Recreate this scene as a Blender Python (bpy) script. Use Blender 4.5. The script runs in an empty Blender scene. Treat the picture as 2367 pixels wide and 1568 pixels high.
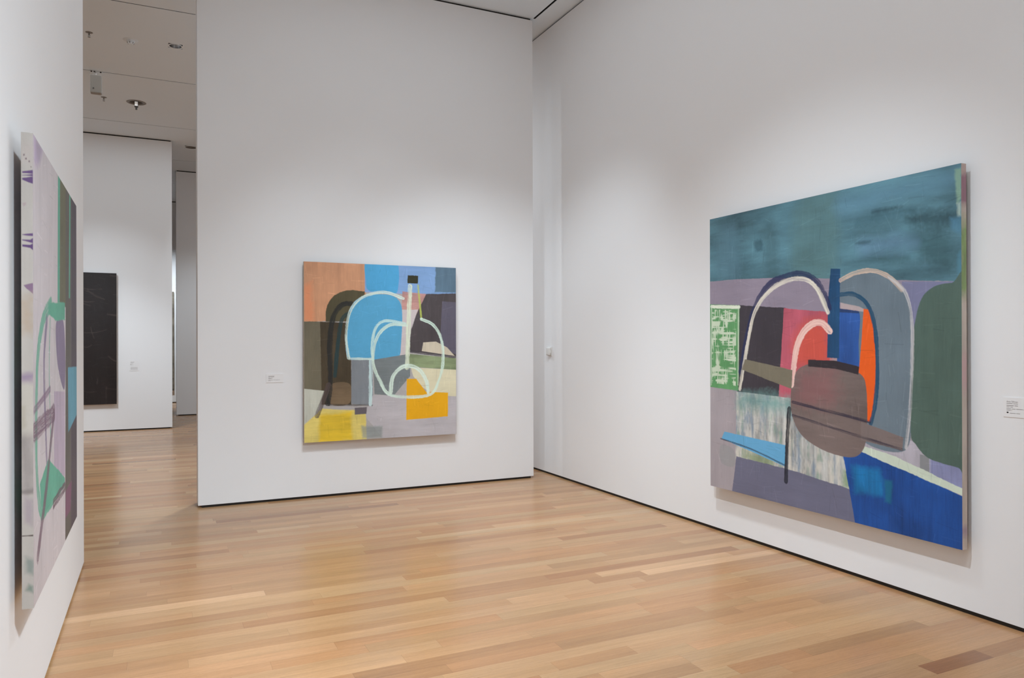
import bpy, math, random
import numpy as np
from mathutils import Matrix, Vector
C = bpy.context.scene
COL = C.collection
random.seed(7)

# ------------------------------------------------------------------ helpers
def lin(c):
    return tuple(((x/255)/12.92 if x/255 <= .04045 else ((x/255+.055)/1.055)**2.4) for x in c)

def link(o): COL.objects.link(o); return o

def thing(name, label, cat, loc, group=None):
    o = link(bpy.data.objects.new(name, None)); o.location = loc; o.empty_display_size = .1
    o['label'] = label; o['category'] = cat
    if group: o['group'] = group
    return o

class MB:
    """collects world-space geometry, then links it as one mesh object"""
    def __init__(s): s.v = []; s.f = []; s.sm = []
    def add(s, vs, fs, smooth=False):
        b = len(s.v); s.v += [tuple(p) for p in vs]
        for f in fs: s.f.append(tuple(b+i for i in f)); s.sm.append(smooth)
    def box(s, x0, x1, y0, y1, z0, z1, bev=0):
        if bev:
            import bmesh
            bm = bmesh.new(); bmesh.ops.create_cube(bm, size=1)
            for v in bm.verts:
                v.co = Vector(((x0+x1)/2+v.co.x*(x1-x0), (y0+y1)/2+v.co.y*(y1-y0), (z0+z1)/2+v.co.z*(z1-z0)))
            bmesh.ops.bevel(bm, geom=bm.edges[:], offset=bev, segments=3, affect='EDGES', profile=.5)
            bm.verts.index_update()
            s.add([v.co[:] for v in bm.verts], [[v.index for v in f.verts] for f in bm.faces]); bm.free(); return
        s.add([(x, y, z) for z in (z0, z1) for y in (y0, y1) for x in (x0, x1)],
              [(0,2,3,1),(4,5,7,6),(0,1,5,4),(2,6,7,3),(0,4,6,2),(1,3,7,5)])
    def lathe(s, cx, cy, prof, n=32, smooth=True):
        m = len(prof); vs = []
        for i in range(n):
            a = 2*math.pi*i/n
            for r, z in prof: vs.append((cx+r*math.cos(a), cy+r*math.sin(a), z))
        fs = []
        for i in range(n):
            j = (i+1) % n
            for k in range(m-1): fs.append((i*m+k, j*m+k, j*m+k+1, i*m+k+1))
        s.add(vs, fs, smooth)
    def tube(s, a, b, r, n=14):
        a = Vector(a); b = Vector(b); d = (b-a).normalized()
        u = d.orthogonal().normalized(); w = d.cross(u); vs = []
        for p in (a, b):
            for i in range(n):
                t = 2*math.pi*i/n; vs.append(tuple(p+u*(r*math.cos(t))+w*(r*math.sin(t))))
        fs = [(i, (i+1) % n, n+(i+1) % n, n+i) for i in range(n)]
        s.add(vs, fs, True); s.add(vs, [tuple(range(n))[::-1], tuple(range(n, 2*n))])
    def build(s, name, mat, parent=None):
        me = bpy.data.meshes.new(name)
        off = parent.matrix_world.translation if False else (world_loc(parent) if parent else Vector((0,0,0)))
        if parent is None and s.v:
            xs = np.array(s.v); off = Vector(((xs[:,0].min()+xs[:,0].max())/2, (xs[:,1].min()+xs[:,1].max())/2, xs[:,2].min()))
        me.from_pydata([(v[0]-off[0], v[1]-off[1], v[2]-off[2]) for v in s.v], [], s.f)
        me.polygons.foreach_set('use_smooth', s.sm); me.materials.append(mat); me.update()
        o = link(bpy.data.objects.new(name, me))
        if parent: o.parent = parent
        else: o.location = off
        return o

def world_loc(o):
    p = Vector(o.location)
    while o.parent: o = o.parent; p += Vector(o.location)
    return p

def struct(o): o['kind'] = 'structure'; return o
def tag(o, label, cat, group=None):
    o['label'] = label; o['category'] = cat
    if group: o['group'] = group
    return o

# ------------------------------------------------------------------ materials
def new_mat(name):
    m = bpy.data.materials.new(name); m.use_nodes = True
    nt = m.node_tree; b = nt.nodes['Principled BSDF']; return m, nt, b

def plain(name, rgb, rough=.6, metal=0, spec=.5, noise=0, nscale=8, bump=0, bscale=200, linear=False):
    m, nt, b = new_mat(name); c = rgb if linear else lin(rgb)
    b.inputs['Base Color'].default_value = (*c, 1); b.inputs['Roughness'].default_value = rough
    b.inputs['Metallic'].default_value = metal; b.inputs['Specular IOR Level'].default_value = spec
    tc = nt.nodes.new('ShaderNodeTexCoord')
    if noise:
        n = nt.nodes.new('ShaderNodeTexNoise'); n.inputs['Scale'].default_value = nscale; n.inputs['Detail'].default_value = 5
        r = nt.nodes.new('ShaderNodeMapRange'); r.inputs['To Min'].default_value = 1-noise; r.inputs['To Max'].default_value = 1+noise
        mx = nt.nodes.new('ShaderNodeVectorMath'); mx.operation = 'SCALE'; mx.inputs[0].default_value = c
        nt.links.new(tc.outputs['Object'], n.inputs['Vector']); nt.links.new(n.outputs['Fac'], r.inputs['Value'])
        nt.links.new(r.outputs[0], mx.inputs['Scale']); nt.links.new(mx.outputs[0], b.inputs['Base Color'])
    if bump:
        n = nt.nodes.new('ShaderNodeTexNoise'); n.inputs['Scale'].default_value = bscale; n.inputs['Detail'].default_value = 6
        bp = nt.nodes.new('ShaderNodeBump'); bp.inputs['Strength'].default_value = bump; bp.inputs['Distance'].default_value = .002
        nt.links.new(tc.outputs['Object'], n.inputs['Vector']); nt.links.new(n.outputs['Fac'], bp.inputs['Height']); nt.links.new(bp.outputs[0], b.inputs['Normal'])
    return m

WALL = plain('white_wall_paint', (.82,.825,.835), .75, spec=.25, noise=.006, nscale=1.1, bump=.05, bscale=350, linear=True)
CEIL = plain('ceiling_paint', (.79,.86,.92), .85, spec=.15, noise=.01, nscale=.8, linear=True)
BLACK = plain('black_reveal', (.012,.009,.007), .55, spec=.3, noise=.2, nscale=30, linear=True)
VOID = plain('dark_gap', (.01,.009,.008), .9, spec=.1, noise=.1, linear=True)
WOOD = plain('stretcher_wood', (150,118,86), .6, noise=.15, nscale=25)
LINEN = plain('primed_linen', (196,186,174), .8, noise=.06, nscale=14, bump=.3, bscale=900)
PLASTIC = plain('white_plastic', (.72,.71,.69), .4, noise=.02, linear=True)
GREYP = plain('grey_plastic', (128,123,117), .5, noise=.05)
CARD = plain('label_card', (.82,.82,.825), .6, spec=.2, noise=.01, linear=True)
INK = plain('label_ink', (132,126,126), .7, noise=.05)
INKB = plain('label_black_ink', (20,20,20), .7, noise=.05)
CHROME = plain('chrome_reflector', (.6,.6,.6), .2, metal=1, noise=.02, linear=True)
STEEL = plain('hanger_steel', (150,150,150), .35, metal=1, noise=.04)
DARKM = plain('dark_metal', (70,66,62), .5, noise=.06)
def lamp_mat():
    m, nt, b = new_mat('lit_lamp_glass'); b.inputs['Emission Color'].default_value = (1,.95,.88,1); b.inputs['Emission Strength'].default_value = .3
    return m
LAMP = lamp_mat()

def floor_mat():
    m, nt, b = new_mat('oak_strip_floor'); N = nt.nodes.new; L = nt.links.new
    at = N('ShaderNodeAttribute'); at.attribute_name = 'plank'           # r: tone, g: hue, b: grain offset
    sp = N('ShaderNodeSeparateColor'); L(at.outputs['Color'], sp.inputs[0])
    uv = N('ShaderNodeUVMap'); uv.uv_map = 'UVMap'
    geo = N('ShaderNodeTexCoord')
    off = N('ShaderNodeVectorMath'); off.operation = 'SCALE'; off.inputs[0].default_value = (37, 91, 53); L(sp.outputs[2], off.inputs['Scale'])
    add = N('ShaderNodeVectorMath'); L(geo.outputs['Object'], add.inputs[0]); L(off.outputs[0], add.inputs[1])
    def noise(scale, detail, rough, dist=0):
        mp = N('ShaderNodeVectorMath'); mp.operation = 'MULTIPLY'; mp.inputs[1].default_value = scale; L(add.outputs[0], mp.inputs[0])
        n = N('ShaderNodeTexNoise'); n.inputs['Scale'].default_value = 1; n.inputs['Detail'].default_value = detail; n.inputs['Roughness'].default_value = rough
        n.inputs['Distortion'].default_value = dist; L(mp.outputs[0], n.inputs['Vector']); return n.outputs['Fac']
    grain = noise((3, 110, 1), 6, .6, .6); soft = noise((.9, 9, 1), 3, .5, .3); fleck = noise((22, 150, 1), 3, .7); fine = noise((60, 420, 1), 2, .6)
    ramp = N('ShaderNodeValToRGB'); L(sp.outputs[0], ramp.inputs[0]); e = ramp.color_ramp.elements
    cols = [(0, (142,101,70)), (.18, (160,118,82)), (.5, (173,132,94)), (.8, (183,144,106)), (1, (195,159,122))]
    while len(e) < len(cols): e.new(.5)
    for q, (p, c) in zip(e, cols): q.position = p; q.color = (*lin(c), 1)
    hue = N('ShaderNodeMix'); hue.data_type = 'RGBA'; hue.blend_type = 'MULTIPLY'; L(ramp.outputs[0], hue.inputs[6])
    hr = N('ShaderNodeValToRGB'); L(sp.outputs[1], hr.inputs[0]); hr.color_ramp.elements[0].color = (1.0,.91,.83,1); hr.color_ramp.elements[1].color = (.97,1,.95,1)
    L(hr.outputs[0], hue.inputs[7]); hue.inputs[0].default_value = 1
    def mul(col, fac, lo, hi, a=.3, z=.7):
        r = N('ShaderNodeMapRange'); r.inputs['From Min'].default_value = a; r.inputs['From Max'].default_value = z
        r.inputs['To Min'].default_value = lo; r.inputs['To Max'].default_value = hi; L(fac, r.inputs['Value'])
        s = N('ShaderNodeVectorMath'); s.operation = 'SCALE'; L(col, s.inputs[0]); L(r.outputs[0], s.inputs['Scale']); return s.outputs[0]
    c = mul(hue.outputs[2], grain, .88, 1.10); c = mul(c, soft, .90, 1.09); c = mul(c, fleck, .95, 1.05); c = mul(c, fine, .95, 1.05)
    # joints between boards
    su = N('ShaderNodeSeparateXYZ'); L(uv.outputs[0], su.inputs[0])
    def edge(o, w):       # o in metres from the edge
        r = N('ShaderNodeMapRange'); r.inputs['From Min'].default_value = w*.4; r.inputs['From Max'].default_value = w
        r.inputs['To Min'].default_value = .62; r.inputs['To Max'].default_value = 1; L(o, r.inputs['Value']); return r.outputs[0]
    mn = N('ShaderNodeMath'); mn.operation = 'MINIMUM'; L(edge(su.outputs[0], .0016), mn.inputs[0]); L(edge(su.outputs[1], .0014), mn.inputs[1])
    s = N('ShaderNodeVectorMath'); s.operation = 'SCALE'; L(c, s.inputs[0]); L(mn.outputs[0], s.inputs['Scale'])
    L(s.outputs[0], b.inputs['Base Color'])
    rr = N('ShaderNodeMapRange'); rr.inputs['To Min'].default_value = FLOOR_ROUGH-.03; rr.inputs['To Max'].default_value = FLOOR_ROUGH+.05; L(soft, rr.inputs['Value']); L(rr.outputs[0], b.inputs['Roughness'])
    b.inputs['Specular IOR Level'].default_value = FLOOR_SPEC
    bp = N('ShaderNodeBump'); bp.inputs['Strength'].default_value = .08; bp.inputs['Distance'].default_value = .001; L(grain, bp.inputs['Height']); L(bp.outputs[0], b.inputs['Normal'])
    return m
FLOOR_ROUGH = .24; FLOOR_SPEC = .5

def paint_mat(name, rough=.5, bump=.35, spec=.35):
    m, nt, b = new_mat(name); N = nt.nodes.new; L = nt.links.new
    at = N('ShaderNodeAttribute'); at.attribute_name = 'paint'; L(at.outputs['Color'], b.inputs['Base Color'])
    b.inputs['Roughness'].default_value = rough; b.inputs['Specular IOR Level'].default_value = spec
    tc = N('ShaderNodeTexCoord'); n = N('ShaderNodeTexNoise'); n.inputs['Scale'].default_value = 90; n.inputs['Detail'].default_value = 8
    n2 = N('ShaderNodeTexNoise'); n2.inputs['Scale'].default_value = 900; n2.inputs['Detail'].default_value = 2
    ad = N('ShaderNodeMath'); L(tc.outputs['Object'], n.inputs['Vector']); L(tc.outputs['Object'], n2.inputs['Vector']); L(n.outputs['Fac'], ad.inputs[0]); L(n2.outputs['Fac'], ad.inputs[1])
    bp = N('ShaderNodeBump'); bp.inputs['Strength'].default_value = bump; bp.inputs['Distance'].default_value = .0015; L(ad.outputs[0], bp.inputs['Height']); L(bp.outputs[0], b.inputs['Normal'])
    return m
OIL = paint_mat('oil_paint_on_canvas')
OILB = paint_mat('thick_black_oil_paint', rough=.36, bump=.6, spec=.5)

# ------------------------------------------------------------------ brush painter (fills a colour attribute with numpy)
RNG = np.random.default_rng(11)
def vnoise(h, w, cy, cx):
    """smooth value noise, cy x cx cells over an h x w grid, range 0..1"""
    cy = max(1, int(cy)); cx = max(1, int(cx)); g = RNG.random((cy+2, cx+2)).astype(np.float32)
    y = np.linspace(0, cy, h, dtype=np.float32); x = np.linspace(0, cx, w, dtype=np.float32)
    yi = np.minimum(y.astype(int), cy); xi = np.minimum(x.astype(int), cx); fy = y-yi; fx = x-xi
    fy = fy*fy*(3-2*fy); fx = fx*fx*(3-2*fx); fy = fy[:,None]; fx = fx[None,:]
    a = g[yi][:,xi]; b = g[yi][:,xi+1]; c = g[yi+1][:,xi]; d = g[yi+1][:,xi+1]
    return (a*(1-fx)+b*fx)*(1-fy)+(c*(1-fx)+d*fx)*fy
def spline(p, closed, n=10):
    p = np.array(p, float); m = len(p)
    if m < 3: return p
    out = []; R = range(m) if closed else range(m-1)
    for i in R:
        a, b, c, d = (p[(i-1) % m], p[i], p[(i+1) % m], p[(i+2) % m]) if closed else (p[max(i-1,0)], p[i], p[i+1], p[min(i+2,m-1)])
        for t in np.linspace(0, 1, n, endpoint=False):
            out.append(.5*((2*b)+(-a+c)*t+(2*a-5*b+4*c-d)*t*t+(-a+3*b-3*c+d)*t**3))
    if not closed: out.append(p[-1])
    return np.array(out)
class Painter:
    def __init__(s, W, H, nx, ny):
        s.W, s.H, s.nx, s.ny = W, H, nx, ny
        s.x = np.linspace(0, W, nx, dtype=np.float32)[None,:].repeat(ny, 0); s.y = np.linspace(0, H, ny, dtype=np.float32)[:,None].repeat(nx, 1)
        s.c = np.zeros((ny, nx, 3), np.float32)
        s.wob = (vnoise(ny, nx, H*14, W*14)-.5)*.7+(vnoise(ny, nx, H*70, W*70)-.5)*.5
    def tex(s, kind, h, w, hh, ww):
        v = lambda a, b: vnoise(h, w, max(1, a*hh), max(1, b*ww))-.5
        if kind == 'v': return v(3, 26)*.35+v(9, 120)*.25+v(30, 170)*.15+v(4, 6)*.6+v(14, 18)*.3
        if kind == 'h': return v(26, 3)*.35+v(120, 9)*.25+v(170, 30)*.15+v(6, 4)*.6+v(18, 14)*.3
        if kind == 'cloud': return v(10, 3)*.9+v(28, 7)*.55+v(4, 4)*.9+v(70, 14)*.3+v(150, 60)*.15
        if kind == 'drip': return v(3, 22)*.8+v(7, 60)*.6+v(14, 20)*.5+v(40, 120)*.3
        return v(5, 5)*.5+v(18, 18)*.3+v(60, 60)*.2
    def seg(s, q, x, y, closed):
        d = np.full(x.shape, 9., np.float32); sg = np.zeros(x.shape, np.float32); ins = np.zeros(x.shape, bool); tt = np.zeros(x.shape, np.float32)
        m = len(q); R = range(m if closed else m-1)
        for i in R:
            x0, y0 = q[i]; x1, y1 = q[(i+1) % m]; dx, dy = x1-x0, y1-y0; L2 = dx*dx+dy*dy+1e-12
            t = np.clip(((x-x0)*dx+(y-y0)*dy)/L2, 0, 1); e = np.hypot(x-x0-t*dx, y-y0-t*dy)
            k = e < d; sg = np.where(k, np.sign((x-x0)*dy-(y-y0)*dx), sg); tt = np.where(k, (i+t)/len(R), tt); d = np.minimum(d, e)
            if closed and y0 != y1:
                cr = ((y0 > y) != (y1 > y)) & (x < (x1-x0)*(y-y0)/(y1-y0)+x0); ins ^= cr
        return d, ins, tt, sg
    def run(s, ops, gain=1.0):
        aa = .6*max(s.W/s.nx, s.H/s.ny)
        for k, pts, rgb, kw in ops:
            q = np.array([(u*s.W, v*s.H) for u, v in pts])
            closed = k in 'PH'
            if k == 'S' or 'sm' in kw: q = spline(q, closed)
            pad = kw.get('w', 0)+kw.get('soft', 0)*1.5+.02
            i0 = max(0, int((q[:,0].min()-pad)/s.W*s.nx)); i1 = min(s.nx, int((q[:,0].max()+pad)/s.W*s.nx)+2)
            j0 = max(0, int((q[:,1].min()-pad)/s.H*s.ny)); j1 = min(s.ny, int((q[:,1].max()+pad)/s.H*s.ny)+2)
            if i1-i0 < 2 or j1-j0 < 2: continue
            sl = (slice(j0, j1), slice(i0, i1)); x = s.x[sl]; y = s.y[sl]; h, w = x.shape; hh = y[-1,0]-y[0,0]; ww = x[0,-1]-x[0,0]
            d, ins, tt, sg = s.seg(q, x, y, closed); a = kw.get('a', 1.0); col = np.array(lin(rgb), np.float32)*gain
            if closed:
                sd = np.where(ins, d, -d)+s.wob[sl]*(2*kw.get('e', .0015)+kw.get('soft', 0)); soft = max(aa, kw.get('soft', 0))
                al = np.clip(sd/(2*soft)+.5, 0, 1)*a
                if k == 'H':      # open cross-hatched dry brush
                    t1 = vnoise(h, w, 110*hh, 12*ww)-.5; t2 = vnoise(h, w, 14*hh, 110*ww)-.5; t3 = vnoise(h, w, 22*hh, 22*ww)-.5
                    al = al*np.clip((np.maximum(t1, t2)+t3*.8)*4-.1, 0, 1)
                sh = 1+s.tex(kw.get('t', 'n'), h, w, hh, ww)*kw.get('s', .05)*3.0
                cc = col[None,None,:]*sh[...,None]
                if kw.get('t') == 'drip':
                    z = np.clip(s.tex('drip', h, w, hh, ww)*1.5+.05, 0, .8)[...,None]; cc = cc*(1-z)+np.array(lin((112,132,152)), np.float32)*z*gain
                    z = np.clip(s.tex('drip', h, w, hh, ww)*1.6+.05, 0, .9)[...,None]; cc = cc*(1-z)+np.array(lin((204,200,190)), np.float32)*z*gain
                    z = np.clip(s.tex('drip', h, w, hh, ww)*1.5-.2, 0, .7)[...,None]; cc = cc*(1-z)+np.array(lin((112,146,130)), np.float32)*z*gain
            else:
                W_ = kw['w']*.5*(1+s.wob[sl]*.45); dry = kw.get('d', .2)
                al = np.clip((W_-d)/np.maximum(aa*2, W_*.9*dry)+.5, 0, 1)
                ln = float(np.hypot(*(np.diff(q, axis=0).T)).sum()); nb = max(4, int(kw['w']*260)); N_ = vnoise(200, 400, nb, max(3, ln*7))*.6+vnoise(200, 400, nb*2, max(3, ln*14))*.4
                ui = np.clip((sg*d/kw['w']+.5)*199, 0, 199).astype(int); vi = np.clip(tt*399, 0, 399).astype(int); br = N_[ui, vi]
                al = al*a*np.clip(1-dry*2.6*np.clip(.56-br, 0, 1)*2, 0, 1)
                cc = col[None,None,:]*(1+(br-.5)*.22)[...,None]
            s.c[sl] = s.c[sl]*(1-al[...,None])+cc*al[...,None]
        return s.c

def scuff(P, n, seed):
    """short bristle marks and scratches over the finished paint"""
    r = random.Random(seed)
    for k in range(n):
        x, y = r.random()*P.W, r.random()*P.H; L = r.uniform(.02, .14); a = r.choice((0, .15, -.2, 1.57, 1.4, 1.7))+r.gauss(0, .12); w = r.uniform(.002, .006)
        dx, dy = math.cos(a)*L, math.sin(a)*L; pad = .01
        i0, i1 = int((min(x, x+dx)-pad)/P.W*P.nx), int((max(x, x+dx)+pad)/P.W*P.nx)+1; j0, j1 = int((min(y, y+dy)-pad)/P.H*P.ny), int((max(y, y+dy)+pad)/P.H*P.ny)+1
        i0, j0 = max(0, i0), max(0, j0)
        if i1-i0 < 2 or j1-j0 < 2 or i0 >= P.nx-1 or j0 >= P.ny-1: continue
        X = P.x[j0:j1, i0:i1]; Y = P.y[j0:j1, i0:i1]; t = np.clip(((X-x)*dx+(Y-y)*dy)/(L*L), 0, 1); d = np.hypot(X-x-t*dx, Y-y-t*dy)
        al = (np.clip(1-d/w, 0, 1)*r.uniform(.12, .5))[..., None]; c = P.c[j0:j1, i0:i1]
        tgt = c*r.uniform(1.15, 1.5)+.03 if r.random() < .55 else c*r.uniform(.55, .8); P.c[j0:j1, i0:i1] = c*(1-al)+tgt*al

def grid_mesh(name, org, uvec, vvec, colors, mat, parent, relief=0):
    ny, nx, _ = colors.shape; off = world_loc(parent)
    u = np.linspace(0, 1, nx)[None,:,None]; v = np.linspace(0, 1, ny)[:,None,None]
    P = np.array(org)[None,None,:]+u*np.array(uvec)+v*np.array(vvec)-np.array(off)
    me = bpy.data.meshes.new(name); me.vertices.add(nx*ny); me.vertices.foreach_set('co', P.reshape(-1).astype(np.float32))
    idx = np.arange(nx*ny).reshape(ny, nx); q = np.stack([idx[:-1,:-1], idx[1:,:-1], idx[1:,1:], idx[:-1,1:]], -1).reshape(-1)
    nf = (nx-1)*(ny-1); me.loops.add(nf*4); me.loops.foreach_set('vertex_index', q.astype(np.int32))
    me.polygons.add(nf); me.polygons.foreach_set('loop_start', np.arange(nf, dtype=np.int32)*4); me.update(calc_edges=True); me.validate()
    ca = me.color_attributes.new('paint', 'FLOAT_COLOR', 'POINT')
    rgba = np.ones((ny*nx, 4), np.float32); rgba[:,:3] = np.clip(colors.reshape(-1,3), .003, .9); ca.data.foreach_set('color', rgba.reshape(-1))
    me.materials.append(mat); o = link(bpy.data.objects.new(name, me)); o.parent = parent; return o

def plain_edges(parent, org, u, v, n, t, skip=()):
    """the turned-over canvas on the sides not facing the camera"""
    org, u, v, n = map(Vector, (org, u, v, n)); mb = MB(); back = -n*t
    cs = [org, org+u, org+u+v, org+v]
    for i in range(4):
        if i in skip: continue
        a, b = cs[i], cs[(i+1) % 4]; mb.add([a, b, b+back, a+back], [(0,1,2,3)])
    return mb.build('canvas_edge', LINEN, parent)

def stretcher(parent, org, u, v, n, t, wall_gap, hang=True):
    org, u, v, n = map(Vector, (org, u, v, n)); W, H = u.length, v.length; ud, vd = u/W, v/H
    def bar(a, b, c, d, z0, z1, name, mat, bev=0):
        mb = MB(); vs = [org+ud*x+vd*y-n*z for z in (z0, z1) for y in (c, d) for x in (a, b)]
        mb.add(vs, [(0,2,3,1),(4,5,7,6),(0,1,5,4),(2,6,7,3),(0,4,6,2),(1,3,7,5)]); return mb.build(name, mat, parent)
    e = .004; w = .06
    bar(e, W-e, e, w, .003, t, 'stretcher_bar', WOOD); bar(e, W-e, H-w, H-e, .003, t, 'stretcher_bar', WOOD)
    bar(e, w, w, H-w, .003, t, 'stretcher_bar', WOOD); bar(W-w, W-e, w, H-w, .003, t, 'stretcher_bar', WOOD)
    if hang:
        for f in (.2, .8): bar(W*f-.04, W*f+.04, .12, .16, t, t+wall_gap, 'hanger', STEEL)
        for f in (.2, .8): bar(W*f-.015, W*f+.015, H-.10, H-.07, t, t+wall_gap, 'bumper', GREYP)

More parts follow.
